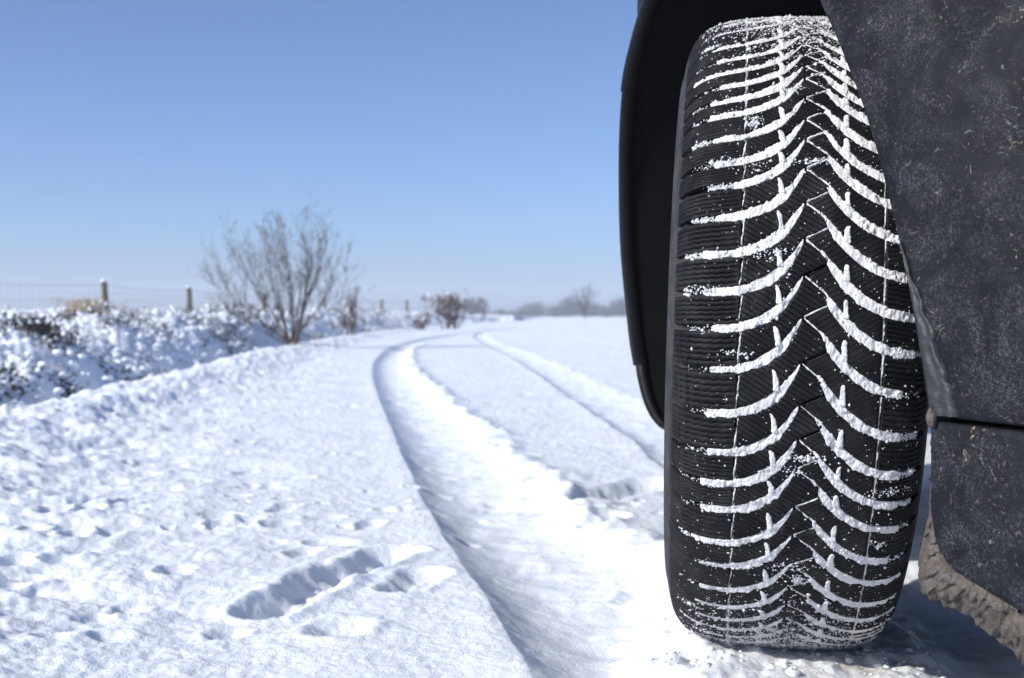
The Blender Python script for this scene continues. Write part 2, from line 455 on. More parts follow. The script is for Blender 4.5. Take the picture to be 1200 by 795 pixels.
# --- rows: angle of each groove pair, read at the crown
YT = np.array([22, 31, 41, 51.5, 63.7, 77, 91, 114, 139, 163, 196.6, 236.7, 279.6, 322.5, 372, 425.7, 475.5, 515.7, 550, 595, 628, 662.5, 688.6, 709, 725, 738, 748])
th_s = np.linspace(R_(-74), R_(74), 600)
Pc = tyre_pt(np.zeros(600), th_s); Pw = np.array([WM @ Vector(p) for p in Pc])
yy = proj_y(Pw)
order = np.argsort(yy)
TH = np.interp(YT, yy[order], th_s[order])
TH = TH[(TH > R_(-73)) & (TH < R_(73))]
keep = [TH[0]]
for t in TH[1:]:
    if keep[-1] - t > R_(3.2): keep.append(t)
TH = np.array(keep)
up = TH[0] + R_(5.4) * np.arange(6, 0, -1); dn = TH[-1] - R_(5.4) * np.arange(1, 7)
TH = np.concatenate([up, TH, dn])       # from top to bottom

gLx, gLy = smooth_interp([0, .0068, .0154, .0272, .0388, .0543, .0735, .099, .130], [0, -.0125, -.0255, -.0350, -.0410, -.0458, -.0470, -.0468, -.0452])
gRx, gRy = smooth_interp([0, .0039, .0145, .0233, .033, .0446, .058, .070, .088, .105, .130], [0, -.0032, -.0118, -.0262, -.0375, -.0485, -.0568, -.0612, -.0640, -.0642, -.0625])
def gL(s): return np.interp(-s, gLx, gLy)
def gR(s): return np.interp(s, gRx, gRy)
def hL(s): return np.interp(-s, [0, .004, .0154, .0272, .0388, .0543, .0735, .10, .13], [.0012, .0034, .0058, .0054, .0043, .0036, .0034, .0030, .003])
def hR(s): return np.interp(s, [0, .0125, .017, .0233, .033, .0446, .058, .07, .09, .11, .13], [.0008, .0009, .0032, .0058, .0060, .0053, .0045, .0042, .0038, .0032, .003])
CL, CR = -0.0515, 0.0660

# --- carcass
NT = 240
sT = np.concatenate([-S[::-8][:-1], S[::8]])
dT = np.where(np.abs(sT) < 0.108, 0.0085, np.where(np.abs(sT) < .122, 0.004, 0.0))
# two raised rings moulded into each sidewall
dT = dT - 0.0016 * np.exp(-((np.abs(sT) - .150) / .003) ** 2) - 0.0016 * np.exp(-((np.abs(sT) - .185) / .004) ** 2)
th = np.linspace(0, 2 * np.pi, NT, endpoint=False)
A, B = np.meshgrid(th, np.arange(len(sT)), indexing='ij')
V = tyre_pt(sT[B], A, dT[B]).reshape(-1, 3)
mk('tyre', V, gridf(NT, len(sT), wrap_u=True), M_SIDE, wheel)

# --- rim: barrel, flange and five spokes, mostly inside the car
def rim():
    pr = [(-.085, .212), (-.080, .222), (-.072, .222), (-.066, .205), (-.03, .195), (.05, .195), (.07, .205), (.076, .222), (.083, .222), (.086, .212), (.06, .188), (-.06, .188)]
    n = 64; V = []
    for k in range(n):
        a = 2 * math.pi * k / n
        V += [(x, -r * math.cos(a), r * math.sin(a)) for x, r in pr]
    mk('rim', V, gridf(n, len(pr), True, True), M_STEEL, wheel, False)
    for k in range(5):
        a = 2 * math.pi * k / 5 + .3
        V = []
        for r, wd, x0, x1 in ((.03, .030, -.055, -.02), (.11, .022, -.062, -.035), (.193, .030, -.066, -.045)):
            for x, ww in ((x0, -wd * .7), (x0, wd * .7), (x1, wd), (x1, -wd)):
                V.append((x, -(r * math.cos(a) - ww * math.sin(a)), r * math.sin(a) + ww * math.cos(a)))
        F = [(0, 1, 2, 3), (11, 10, 9, 8)] + [(4 * j + i, 4 * j + 4 + i, 4 * j + 4 + (i + 1) % 4, 4 * j + (i + 1) % 4) for j in range(2) for i in range(4)]
        mk('spoke', V, F, M_STEEL, wheel, False)
    V = []; n = 24
    for x, r in ((-.075, .0001), (-.075, .035), (-.068, .042), (-.01, .045), (-.01, .0001)):
        V += [(x, -r * math.cos(2 * math.pi * k / n), r * math.sin(2 * math.pi * k / n)) for k in range(n)]
    mk('hub_cap', V, gridf(5, n, False, True), M_BLACK, wheel)
rim()

# --- tread blocks
def skirted(Sg, Vg, Din=None, depth=0.0082, ch=0.0005):
    """grid of surface positions -> solid block with chamfered rim and walls"""
    n0, n1 = Sg.shape
    D = np.zeros((n0, n1)) if Din is None else Din
    Si = Sg.copy(); Vi = Vg.copy()
    P = lambda a: np.pad(a, 2, mode='edge')
    S2, V2, D2 = P(Si), P(Vi), P(D)
    D2[[0, -1], :] = depth; D2[:, [0, -1]] = depth
    D2[1, 1:-1] = ch; D2[-2, 1:-1] = ch; D2[1:-1, 1] = ch; D2[1:-1, -2] = ch
    # pull the top in by the chamfer
    if Din is not None: D2[2:-2, 2:-2] = Din
    cs = S2[n0 // 2 + 2, n1 // 2 + 2]; cv = V2[n0 // 2 + 2, n1 // 2 + 2]
    S3, V3 = S2.copy(), V2.copy()
    S3[2:-2, 2:-2] = cs + (S2[2:-2, 2:-2] - cs) * 0.985; V3[2, 2:-2] += 0; 
    V3[2:-2, 2] += ch * np.sign(V2[2:-2, 2 + n1 // 2] - V2[2:-2, 2]); V3[2:-2, -3] -= ch * np.sign(V2[2:-2, -3] - V2[2:-2, 2 + n1 // 2])
    pts = tyre_pt(S3, V3 / RAD, D2)
    return pts.reshape(-1, 3), gridf(n0 + 4, n1 + 4)

def block(smin, smax, lo, hi, ns, nv, shoulder, side):
    s = np.linspace(smin, smax, ns)
    a, b = lo(s), hi(s)
    b = np.maximum(b, a + 0.0006)
    t = np.linspace(0, 1, nv)
    Din = None
    if shoulder:     # five waving sipes cut into the block
        zz = np.abs(((s - smin) / .0045) % 2 - 1) - .5
        wid = (b - a); rows, dd = [np.zeros(ns)], [0]
        live = sstep(0, .004, s - smin) * sstep(0, .006, smax - s)
        for q in range(5):
            c = (q + 1) / 6 + zz * .045 + .012 * math.sin(q * 3 + smin * 900)
            for off, de in ((-.00055, 0), (-.00030, 1), (.00030, 1), (.00055, 0)):
                rows.append(c + off / wid); dd.append(de * .0035)
        rows.append(np.ones(ns)); dd.append(0)
        T2 = np.clip(np.array(rows).T, 0, 1); nv = T2.shape[1]; Din = np.array(dd)[None] * live[:, None]
        t = np.linspace(0, 1, nv)
    else: T2 = np.repeat(t[None], ns, 0)
    Sg = np.repeat(s[:, None], nv, 1); Vg = a[:, None] + (b - a)[:, None] * T2
    V, F = skirted(Sg, Vg, Din)
    o = mk('tread_block', V, F, M_RUB, wheel)
    Sp, Vp = np.pad(Sg, 2, mode='edge'), np.pad(Vg, 2, mode='edge')
    if shoulder:     # five sipes along the block, waving
        uv = np.stack([Sp * 0, Sp * 0 + 0.5], -1)
    else:            # slanting sipes
        k = -side
        q = (Vp + k * Sp * 0.62) / 0.0050
        uv = np.stack([Vp * 0, q], -1)
    uvset(o, uv.reshape(-1, 2))
    return o
rest = []
for k in range(1, len(TH)):
    vu, vl = TH[k - 1] * RAD, TH[k] * RAD
    thin = 0.0009
    L_hi = lambda s: np.where(s < 0, vu + gL(s) - hL(s), vu - 0.82 * s - 0.0012)
    L_lo = lambda s: np.where(s < 0, vl + gL(s) + hL(s), vl + 0.50 * s + 0.0012)
    end = (vu - vl - 0.0024) / 1.32 * 0.97
    # bound by the neighbours' right groove as well
    block(CL + .0010, min(end, .019), L_lo, L_hi, 22, 7, False, -1)
    block(-.121, CL - .0012, L_lo, L_hi, 44, 11, True, -1)
    R_lo = lambda s: vl + gR(s) + hR(s)
    R_hi = lambda s: np.minimum(vl + 0.50 * s - 0.0010, vu + gR(s) - hR(s))
    block(.0045, CR - .0011, R_lo, R_hi, 22, 7, False, 1)
    block(CR + .0011, .121, R_lo, R_hi, 40, 11, True, 1)

# the tread on the far side of the tyre, out of sight from here: one joined part
Vs, Fs, off = [], [], 0
step = R_(5.45); a0, a1 = TH[-1] - R_(4), TH[0] - 2 * math.pi + R_(9)
nrest = int((a0 - a1) / step)
for k in range(nrest):
    t0 = a0 - (k + 1) * (a0 - a1) / nrest; v0 = t0 * RAD; pitch = (a0 - a1) / nrest * RAD
    for smin, smax, g, h_ in ((-.121, -.002, gL, hL), (.003, .121, gR, hR)):
        s = np.linspace(smin, smax, 14); lo, hi = v0 + g(s) + h_(s), v0 + pitch + g(s) - h_(s)
        hi = np.maximum(hi, lo + .0006)
        t = np.linspace(0, 1, 4)
        V, F = skirted(np.repeat(s[:, None], 4, 1), lo[:, None] + (hi - lo)[:, None] * t)
        Vs.append(V); Fs.append(F + off); off += len(V)
o = mk('rear_tread', np.vstack(Vs), np.vstack(Fs), M_RUB, wheel); o['kind'] = 'stuff'
uvset(o, np.full((len(o.data.vertices), 2), .5))

# --- snow packed in the grooves
def snow_strip(path_s, path_v, hw, name, seed, top=-0.0004, dome=0.0004, nc=11, rag=0.0011, vertical=False):
    """a ragged ridge of snow along a path on the tread"""
    n = len(path_s); c = np.linspace(-1, 1, nc)
    i = np.arange(n)
    n1 = fbm(path_s * 1, path_v, .0042, 4, .8, seed); n2 = fbm(path_s, path_v, .0042, 4, .8, seed + 7)
    w1 = hw * 1.34 + rag * n1; w2 = hw * 1.34 + rag * n2
    fill = 1 - .45 * np.clip(fbm(path_s, path_v, .018, 2, .5, seed + 31), -.15, 1); w1 = w1 * fill; w2 = w2 * fill
    endt = np.minimum(1, np.minimum(i / 3.0, (n - 1 - i) / 3.0)) ** .5
    W = np.where(c[None] < 0, w1[:, None], w2[:, None]) * (0.25 + .75 * endt[:, None])
    off = c[None] * W
    if vertical: Sg = path_s[:, None] + off; Vg = np.repeat(path_v[:, None], nc, 1)
    else: Sg = np.repeat(path_s[:, None], nc, 1); Vg = path_v[:, None] + off
    bump = fbm(Sg, Vg, .007, 3, .6, seed + 3) * .0007 + fbm(Sg, Vg, .0022, 2, .6, seed + 4) * .0004
    D = -(top + dome * (1 - c[None] ** 4)) * endt[:, None] - bump
    D = D + (0 if vertical and top > 0 else .0022) * np.clip(fbm(Sg, Vg, .012, 3, .65, seed + 41) - .12, 0, 1)
    D[:, 0] = .004; D[:, -1] = .004; D[0] = .004; D[-1] = .004
    V = tyre_pt(Sg, Vg / RAD, D).reshape(-1, 3)
    return V, gridf(n, nc)

def snow_obj(parts, name='packed_snow'):
    V, F, off = [], [], 0
    for v, f in parts: V.append(v); F.append(f + off); off += len(v)
    return mk(name, np.vstack(V), np.ascontiguousarray(np.vstack(F)), M_TSNOW, wheel)

crumbs = []      # (s, v, depth, size)
def sprinkle(n, smin, smax, vfun, spread, size, dep=0.0):
    s = RNG.uniform(smin, smax, n)
    v = vfun(s) + RNG.normal(0, 1, n) * spread
    for a, b in zip(s, v): crumbs.append((a, b, dep, size * RNG.lognormal(0, .45)))

rnd = random.Random(11)
for k in range(len(TH)):
    v0 = TH[k] * RAD
    if abs(TH[k]) > R_(92): continue
    spur_h = min(.0200, .54 * (TH[max(k, 1) - 1] - TH[max(k, 1)]) * RAD)
    # left
    e = -rnd.choice([.078, .082, .076, .086, .080, .084, .090])
    if rnd.random() < .18: e = -rnd.uniform(.056, .066)
    s = np.linspace(e, -.0006, 150)
    parts = [snow_strip(s, v0 + gL(s), hL(s) * rnd.uniform(.92, 1.06), '', 100 + k)]
    n = 22; t = np.linspace(0, 1, n); hook = rnd.uniform(.0008, .0028)
    ss = -.0192 - .0022 * t - hook * t ** 5; sv = v0 + gL(np.array([-.0192]))[0] + .003 + (spur_h + rnd.uniform(-.003, .0008)) * t
    parts.append(snow_strip(ss, sv, np.interp(t, [0, .2, .8, 1], [.0036, .0025, .0020, .0014]), '', 200 + k, top=.0005, dome=.0005, rag=.0006, nc=7, vertical=True))
    t = np.linspace(0, 1, 26)
    if rnd.random() < .8:
        parts.append(snow_strip(.0005 + .0195 * t, v0 + .0004 + .50 * .020 * t, np.full(26, .0010) * rnd.uniform(.7, 1.2), '', 300 + k, top=-.0005, dome=.0003, rag=.0006, nc=5))
    snow_obj(parts)
    sprinkle(rnd.choice([10, 18, 18, 30, 130]) if e < -.07 else 170, max(-.104, e - .022), e, lambda s: v0 + gL(s), .0015, .0006, .0010)
    # right
    e = rnd.choice([.082, .086, .093, .089, .096])
    s = np.linspace(.0125, e, 150)
    parts = [snow_strip(s, v0 + gR(s), hR(s) * rnd.uniform(.92, 1.06), '', 400 + k)]
    t = np.linspace(0, 1, 22); hook = rnd.uniform(-.0005, .0026)
    ss = .0348 - .0006 * t + hook * t ** 5; sv = v0 + gR(np.array([.0348]))[0] + .003 + (spur_h + rnd.uniform(-.003, .0008)) * t
    parts.append(snow_strip(ss, sv, np.interp(t, [0, .2, .8, 1], [.0040, .0027, .0021, .0014]), '', 500 + k, top=.0005, dome=.0005, rag=.0006, nc=7, vertical=True))
    s2 = np.linspace(.0008, .0130, 22)
    parts.append(snow_strip(s2, v0 + gR(s2), np.full(22, .0009) * rnd.uniform(.6, 1.2), '', 600 + k, top=-.0004, dome=.0003, rag=.0006, nc=5))
    snow_obj(parts)
    sprinkle(rnd.choice([15, 25, 90]), e, .104, lambda s: v0 + gR(s), .0016, .0007, .0012)
    # the thin grooves round the tyre, one stretch per block
    if k > 0:
        vu = TH[k - 1] * RAD
        for sc_, g, h_ in ((CL, gL, hL), (CR, gR, hR)):
            q = np.array([sc_]); a, b = v0 + g(q)[0] + h_(q)[0], vu + g(q)[0] - h_(q)[0]
            if b - a < .006: continue
            t = np.linspace(0, 1, 30)
            snow_obj([snow_strip(sc_ + (.0032 if sc_ < 0 else .0012) * (t - .5), a + (b - a) * t, np.full(30, .0008) * rnd.uniform(.5, 1.3), '', 700 + k, top=-.0008, dome=.0004, rag=.0008, nc=5, vertical=True)], 'packed_snow')
    # loose grains beside the grooves
    sprinkle(32, -.085, -.005, lambda s: v0 + gL(s), .0062, .00042)
    sprinkle(38, .010, .100, lambda s: v0 + gR(s), .0066, .00045)

# grains scattered over the blocks, thicker where the tread turns under and over
n = 5200
s = RNG.uniform(-.105, .105, n); t = RNG.uniform(R_(-80), R_(80), n)
pn = fbm(s, t * RAD, .016, 3, .6, 900)
den = 0.10 + 0.55 * sstep(.15, .7, pn) + .9 * sstep(R_(40), R_(72), np.abs(t)) * np.exp(-(s / .06) ** 2) + .25 * sstep(-R_(20), -R_(60), t)
ok = RNG.random(n) < den
for a, b in zip(s[ok], t[ok]): crumbs.append((a, b * RAD, 0.0, .00042 * RNG.lognormal(0, .5)))
for k in range(26):      # small frozen clots
    cs, ct = RNG.uniform(-.1, .1), RNG.choice([RNG.uniform(R_(20), R_(72)), RNG.uniform(R_(-72), R_(-15)), RNG.uniform(R_(-20), R_(20))], p=[.5, .35, .15])
    m = int(RNG.integers(30, 110)); rx, rv = RNG.uniform(.003, .012), RNG.uniform(.0015, .004)
    for a, b in zip(RNG.normal(0, rx, m), RNG.normal(0, rv, m)):
        if abs(cs + a) < .112: crumbs.append((cs + a, ct * RAD + b, 0, .0007 * RNG.lognormal(0, .4)))
for side_t in (1, -1):   # snow smeared over the whole tread at the top and the foot
    m = 2600 if side_t > 0 else 3000
    s = RNG.normal(.005, .045, m); t = side_t * R_(1) * np.abs(RNG.normal(66, 9, m)); 
    for a, b in zip(s, t):
        if abs(a) < .1 and abs(b) < R_(85): crumbs.append((a, b * RAD, 0, .00062 * RNG.lognormal(0, .45)))

def build_crumbs(name, lst, mat, parent):
    C = np.array(lst); n = len(C)
    base = tyre_pt(C[:, 0], C[:, 1] / RAD, C[:, 2])
    oc = np.array([(1, 0, 0), (-1, 0, 0), (0, 1, 0), (0, -1, 0), (0, 0, 1), (0, 0, -1)], float)
    f = np.array([(0, 2, 4), (2, 1, 4), (1, 3, 4), (3, 0, 4), (2, 0, 5), (1, 2, 5), (3, 1, 5), (0, 3, 5)])
    J = oc[None] * C[:, 3][:, None, None] * RNG.uniform(.55, 1.35, (n, 6, 1)) * RNG.uniform(.7, 1.5, (n, 1, 3))
    V = (base[:, None] + J).reshape(-1, 3)
    F = (f[None] + (np.arange(n) * 6)[:, None, None]).reshape(-1, 3)
    o = mk(name, V, np.ascontiguousarray(F), mat, parent, False); o['kind'] = 'stuff'; return o
build_crumbs('snow_grains', crumbs, M_SNOW, wheel)

# ------------------------------------------------------------------ car body
def vnoise(p, s): return mnoise.noise(Vector(p) * s)
# near edge of the wheel arch (at the bumper), top to seam: pixel x, y, depth
NEAR = np.array([(900, -160, 1.19), (930, -75, 1.155), (958, 0, 1.125), (975, 38, 1.11), (992, 80, 1.095), (1010, 128, 1.08), (1027, 185, 1.065), (1042, 245, 1.05),
                 (1056, 305, 1.04), (1067, 365, 1.03), (1077, 425, 1.024), (1084, 470, 1.02), (1086, 486, 1.02)])
NEARP = dense(np.array([at(a, b, c) for a, b, c in NEAR]), 4)
def sweep_dir(t):
    """plan course of the bumper from the arch edge round to the car's front"""
    qs = np.linspace(0, t, 40) if t > 0 else np.array([0.0])
    a = np.interp(qs, [0, .10, .35, .6], [R_(-58), R_(-50), R_(-14), R_(4)])
    if t <= 0: return np.zeros(2)
    d = qs[1] - qs[0]
    return np.array([np.cos(a[:-1]).sum() * d, np.sin(a[:-1]).sum() * d])
TQ = np.concatenate([np.linspace(0, .03, 6, endpoint=False), np.linspace(.03, .62, 34)])
SW = np.array([sweep_dir(t) for t in TQ])
def bumper_panel(name, edge, mat, thick=.012, roll=.005, botfun=None, bulge=0.0):
    """surface swept from an edge curve, with a rolled edge and a return behind it"""
    n = len(edge); V = []
    inward = np.array([.75, .66, 0])          # away from the camera, behind the skin
    for i, p in enumerate(edge):
        row = []
        row.append(p + inward * .05 + np.array([.012, 0, 0]))
        row.append(p + inward * .018 + np.array([.003, 0, 0]))
        for k in range(5):
            a = (k / 4) * math.pi / 2
            row.append(p + inward * roll * (1 - math.sin(a)) * 1.2 + np.array([.53, -.85, 0]) * roll * (1 - math.cos(a)) + np.array([-.66, -.4, 0]) * .0 )
        base = p + np.array([.53, -.85, 0]) * roll
        for t, d in zip(TQ[1:], SW[1:]):
            q = base + np.array([d[0], d[1], 0.0])
            v = i / (n - 1)
            q = q + np.array([-.5, -.6, 0]) * bulge * math.sin(math.pi * min(v, 1)) * min(1, t / .08)
            if botfun is not None: q[2] += botfun(v, t)
            row.append(q)
        V.append(row)
    V = np.array(V); return V
# upper bumper: lower seam drops 12 px over 115 px at about 1 m
V = bumper_panel('bumper', NEARP, M_PLAS, bulge=.004, botfun=lambda v, t: -.035 * t * v)
n0, n1 = V.shape[:2]
# turn the lower edge under
low = V[-1].copy(); low1 = low + np.array([.006, .006, -.0015]); low2 = low + np.array([.02, .02, -.001])
V = np.concatenate([V, low1[None], low2[None]], 0)
carpart('bumper', V.reshape(-1, 3), gridf(V.shape[0], n1), M_PLAS)
seam_edge = V[n0 - 1]

# lower bumper: left edge then rounded corner and a bottom that falls to the right
LOW = np.array([(1091, 494, 1.016), (1090, 520, 1.016), (1090, 560, 1.016), (1090, 600, 1.016), (1093, 625, 1.016), (1100, 645, 1.015), (1112, 658, 1.012)])
LOWP = dense(np.array([at(a, b, c) for a, b, c in LOW]), 3)
def lower_panel():
    nr = 30; rows = []
    zt, zb = LOWP[0][2], at(1112, 660, 1.012).z
    topz = lambda t: -.035 * t
    # columns: follow the sweep; each column runs from the seam down to the bottom edge
    cols = []
    xl = [(p[2], p) for p in LOWP]
    base = LOWP[2]
    inward = np.array([.75, .66, 0])
    tq = np.concatenate([np.linspace(0, .03, 10, endpoint=False), np.linspace(.03, .62, 40)])
    for t in tq:
        d = sweep_dir(t)
        # bottom edge: rounded corner radius ~.03 then slope down to the right
        corner = .030 * (1 - math.sqrt(max(0, 1 - (1 - min(t / .026, 1)) ** 2)))
        z1 = LOWP[0][2] - .035 * t
        z0 = at(1100, 652, 1.015).z - 0.36 * min(t, .16) - .05 * max(0, t - .16) + corner
        col = []
        for j in range(nr):
            v = j / (nr - 1); z = z1 + (z0 - z1) * v
            tuck = .012 * max(0, v - .75) ** 2 * 16 * .2
            bul = .004 * math.sin(math.pi * v)
            q = np.array([base[0] + d[0], base[1] + d[1], z]) + np.array([-.5, -.6, 0]) * (bul * min(1, t / .03) - tuck)
            # moulded step, parallel to the left edge
            q = q + np.array([.5, .6, 0]) * .0022 * (1 - sstep(.012, .020, t + .0006 * v))
            col.append(q)
        col.insert(0, col[0] + np.array([.02, .02, -.0005])); col.insert(1, col[1] + np.array([.003, .003, .0006]))
        col.append(col[-1] + np.array([.006, .006, -.0012])); col.append(col[-1] + np.array([.03, .03, .002]))
        cols.append(col)
    first = [p + inward * .006 for p in cols[0]]; first2 = [p + inward * .045 for p in cols[0]]
    C = np.array([first2, first] + cols)
    carpart('bumper_valance', C.reshape(-1, 3), gridf(C.shape[0], C.shape[1]), M_PLAS)
    return C
LV = lower_panel()
# black sheet added behind the panels, standing in for the seam's shadow
Vb = []
for t in np.linspace(0, .6, 20):
    d = sweep_dir(t); b = np.array(LOWP[0])
    for z in (.30, .19):
        Vb.append((b[0] + d[0] + .024, b[1] + d[1] + .024, z - .03 * t))
carpart('seam_shadow_backing', Vb, gridf(20, 2), M_BLACK, False)

# brown frozen slush hanging under the valance
OUT = np.array([(1092, 505), (1091, 540), (1090, 580), (1087, 606), (1080, 640), (1076, 662), (1081, 690), (1096, 705), (1118, 714), (1140, 722), (1160, 741), (1182, 758), (1205, 780), (1250, 812), (1320, 850)], float)
INN = np.array([(1093, 505), (1094, 540), (1095, 580), (1096, 605), (1101, 628), (1108, 645), (1120, 655), (1132, 662), (1146, 672), (1160, 682), (1174, 694), (1190, 706), (1208, 722), (1250, 752), (1320, 790)], float)
o_d, i_d = dense(OUT, 16), dense(INN, 16)
n = len(o_d); rows = []
for i in range(n):
    f = i / (n - 1)
    Yd = 1.030 - .062 * max(0, (i_d[i][0] - 1100) / 100)
    a = np.array(at(i_d[i][0], i_d[i][1], Yd)); b = np.array(at(o_d[i][0], o_d[i][1], Yd + .012))
    thick = .006 + .024 * min(1, np.linalg.norm(a - b) / .03)
    ring = []
    for k in range(26):
        an = 2 * math.pi * k / 26
        c = .5 - .5 * math.cos(an); hgt = math.sin(an)
        p = a + (b - a) * (c * 1.02) + np.array([-.28, -.95, 0]) * hgt * thick * .5 * (1 if hgt > 0 else 1.4)
        q = p * 1.0
        nn = vnoise(p, 45) * .0055 + vnoise(p, 120) * .0055 + vnoise(p, 260) * .0045
        p = p + nn * np.array([-.5, -.6, -.6]) * min(1, .3 + np.linalg.norm(a - b) / .02)
        ring.append(p)
    rows.append(ring)
V = np.array(rows)
carpart('frozen_slush', V.reshape(-1, 3), gridf(n, 26, False, True), M_SLUSH)

# grey ice run down the arch edge of the bumper
def ice():
    V = []
    n = 60
    ys = np.linspace(285, 486, n)
    ex = np.interp(ys, NEAR[:, 1], NEAR[:, 0]); ed = np.interp(ys, NEAR[:, 1], NEAR[:, 2])
    wid = np.interp(ys, [285, 330, 360, 400, 440, 486], [2, 7, 15, 18, 24, 30]) * (1 + .28 * fbm(ys, ys * 0, 22, 3, .6, 5))
    for i in range(n):
        p = np.array(at(ex[i], ys[i], ed[i]))
        row = []
        for k in range(11):
            c = k / 10
            dpl = c * wid[i] / FPX * ed[i] * 1.5
            d = sweep_dir(max(dpl, 1e-5))
            q = p + np.array([.53, -.85, 0]) * .003 + np.array([d[0], d[1], 0])
            rg = .0030 * math.sin(math.pi * min(1, c * 1.02)) ** .5 if 0 < k < 10 else -.003
            rg = rg * .6 + (.0030 * abs(vnoise((c * 5, ys[i] * .03, 1), 1.3)) + .0016 * (k in (7, 8)) + .0012 * (k == 3)) * (0 < k < 10)
            row.append(q + np.array([-.62, -.72, 0]) * rg)
        V.append(row)
    V = np.array(V); carpart('frozen_drip', V.reshape(-1, 3), gridf(n, 11), M_DRIP)
ice()
# clot of ice at the seam's corner
def lump(name, c, r, mat, seed, parent=None, amp=.35, nu=10, nv=14, noff=40, sq=(1, 1, 1)):
    V = []
    for i in range(nu + 1):
        a = math.pi * i / nu
        for k in range(nv):
            b = 2 * math.pi * k / nv
            d = Vector((math.sin(a) * math.cos(b), math.sin(a) * math.sin(b), math.cos(a)))
            rr = r * (1 + amp * mnoise.noise(d * 1.7 + Vector((seed, seed * 2, 0))) + amp * .5 * mnoise.noise(d * 4.1 + Vector((seed, 3, 1))))
            V.append((c[0] + d.x * rr * sq[0], c[1] + d.y * rr * sq[1], c[2] + d.z * rr * sq[2]))
    return np.array(V), gridf(nu + 1, nv, False, True)
V, F = lump('', at(1092, 489, 1.014), .0055, None, 3.3, sq=(.8, .8, 1.4)); carpart('frozen_slush', V, F, M_SLUSH)

# far side of the wheel arch
FAR = np.array([(805, -150, 1.52), (775, -62, 1.60), (757, 0, 1.66), (742, 50, 1.715), (731, 98, 1.76), (726.5, 150, 1.80), (725.5, 215, 1.835), (727, 285, 1.85), (732, 345, 1.855), (738, 400, 1.85),
                (742, 424, 1.848), (744, 440, 1.845), (750, 465, 1.84), (758, 484, 1.835), (768, 497, 1.83), (777, 503, 1.83)])
FARP = dense(np.array([at(a, b, c) for a, b, c in FAR]), 5)
def arch():
    # complete the opening over the top: from the bumper's edge to the far edge
    a, b = NEARP[0], FARP[0]
    top = []
    for t in np.linspace(0, 1, 16)[1:-1]:
        p = a + (b - a) * t
        ang = math.pi * t
        p = p + np.array([0, 0, .045 * math.sin(ang)])
        top.append(p)
    C = np.vstack([NEARP[::-1], np.array(top), FARP])
    cen = np.array([HUB.x, HUB.y, HUB.z])
    ax = np.array([math.cos(YAW), -math.sin(YAW), 0])
    lipV, linV = [], []
    for i, p in enumerate(C):
        r = p - cen; r = r - ax * np.dot(r, ax); r = r / np.linalg.norm(r)
        nt_ = 1.0
        # lip: flat band turned out from the opening, 14 mm deep, then a step to the liner
        lipV.append([p + r * .035 + ax * .012, p + r * .010 - ax * .001, p + r * .003 - ax * .001, p, p + ax * .003 - r * .0005, p + ax * .016 + r * .001, p + ax * .020 + r * .008])
        linV.append([p + ax * .014 + r * .006, p + ax * .05 + r * .010, p + ax * .14 + r * .014, p + ax * .26 + r * .010, p + ax * .34 - r * .06, p + ax * .36 - r * .2])
    k0 = len(NEARP) + 8
    L = np.array(lipV)
    f = len(C) - len(FARP)
    seams = [f + 4 * 5 + 1, f + 10 * 5 + 1]
    cuts = [k0, seams[0], seams[1], len(C)]
    for j, (a_, b_) in enumerate(zip(cuts[:-1], cuts[1:])):     # three lengths of trim with a step at each joint
        seg = L[a_:b_ + (1 if b_ < len(C) else 0)].copy()
        if j == 2: seg[:, :4] += ax * .0035
        if j == 0: seg[:, :4] -= ax * .002
        carpart('arch_trim', seg.reshape(-1, 3), gridf(len(seg), seg.shape[1]), M_LIP)
    Q = np.array(linV)
    carpart('arch_liner', Q.reshape(-1, 3), gridf(len(Q), Q.shape[1]), M_BLACK)
    return C
ARCH = arch()
# fender over the arch and the side of the car going away behind the wheel
def fender():
    mid = len(NEARP)
    V = []
    for p in ARCH[8:mid + 14 + 3 * 5]:
        V.append([p + np.array([.004, .004, .0]), p + np.array([.003, .01, .04]), p + np.array([.012, .02, .12]), p + np.array([.04, .03, .20]), p + np.array([.12, .06, .26]), p + np.array([.5, .1, .28])])
    V = np.array(V); carpart('fender', V.reshape(-1, 3), gridf(*V.shape[:2]), M_PLAS)
    ax = np.array([math.cos(R_(6)), -math.sin(R_(6)), 0]); bk = np.array([math.sin(R_(6)), math.cos(R_(6)), 0])
    V = []
    for p in FARP[10:]:
        V.append([p + ax * .006 + bk * .004, p + ax * .005 + bk * .25, p + ax * .005 + bk * .6, p + ax * .005 + bk * 1.0])
    V.append([np.array([q[0] + .05, q[1], q[2] - .005]) for q in V[-1]]); V.append([np.array([q[0] + .6, q[1], q[2] + .02]) for q in V[-1]])
    V = np.array(V); carpart('sill_panel', V.reshape(-1, 3), gridf(*V.shape[:2]), M_PLAS)
fender()
# floor pan and engine bay floor inside of the wheel, so that the car shades the snow under it
Vb = []
for x0, x1, y0, y1, z0, z1 in ((.80, 1.9, .95, 4.2, .24, .75), ):
    for x in (x0, x1):
        for y in (y0, y1):
            for z in (z0, z1): Vb.append((x + .09 * (y > 2), y, z))
carpart('floor_pan', Vb, [(0, 1, 3, 2), (4, 6, 7, 5), (0, 2, 6, 4), (1, 5, 7, 3), (0, 4, 5, 1), (2, 3, 7, 6)], M_BLACK, False)

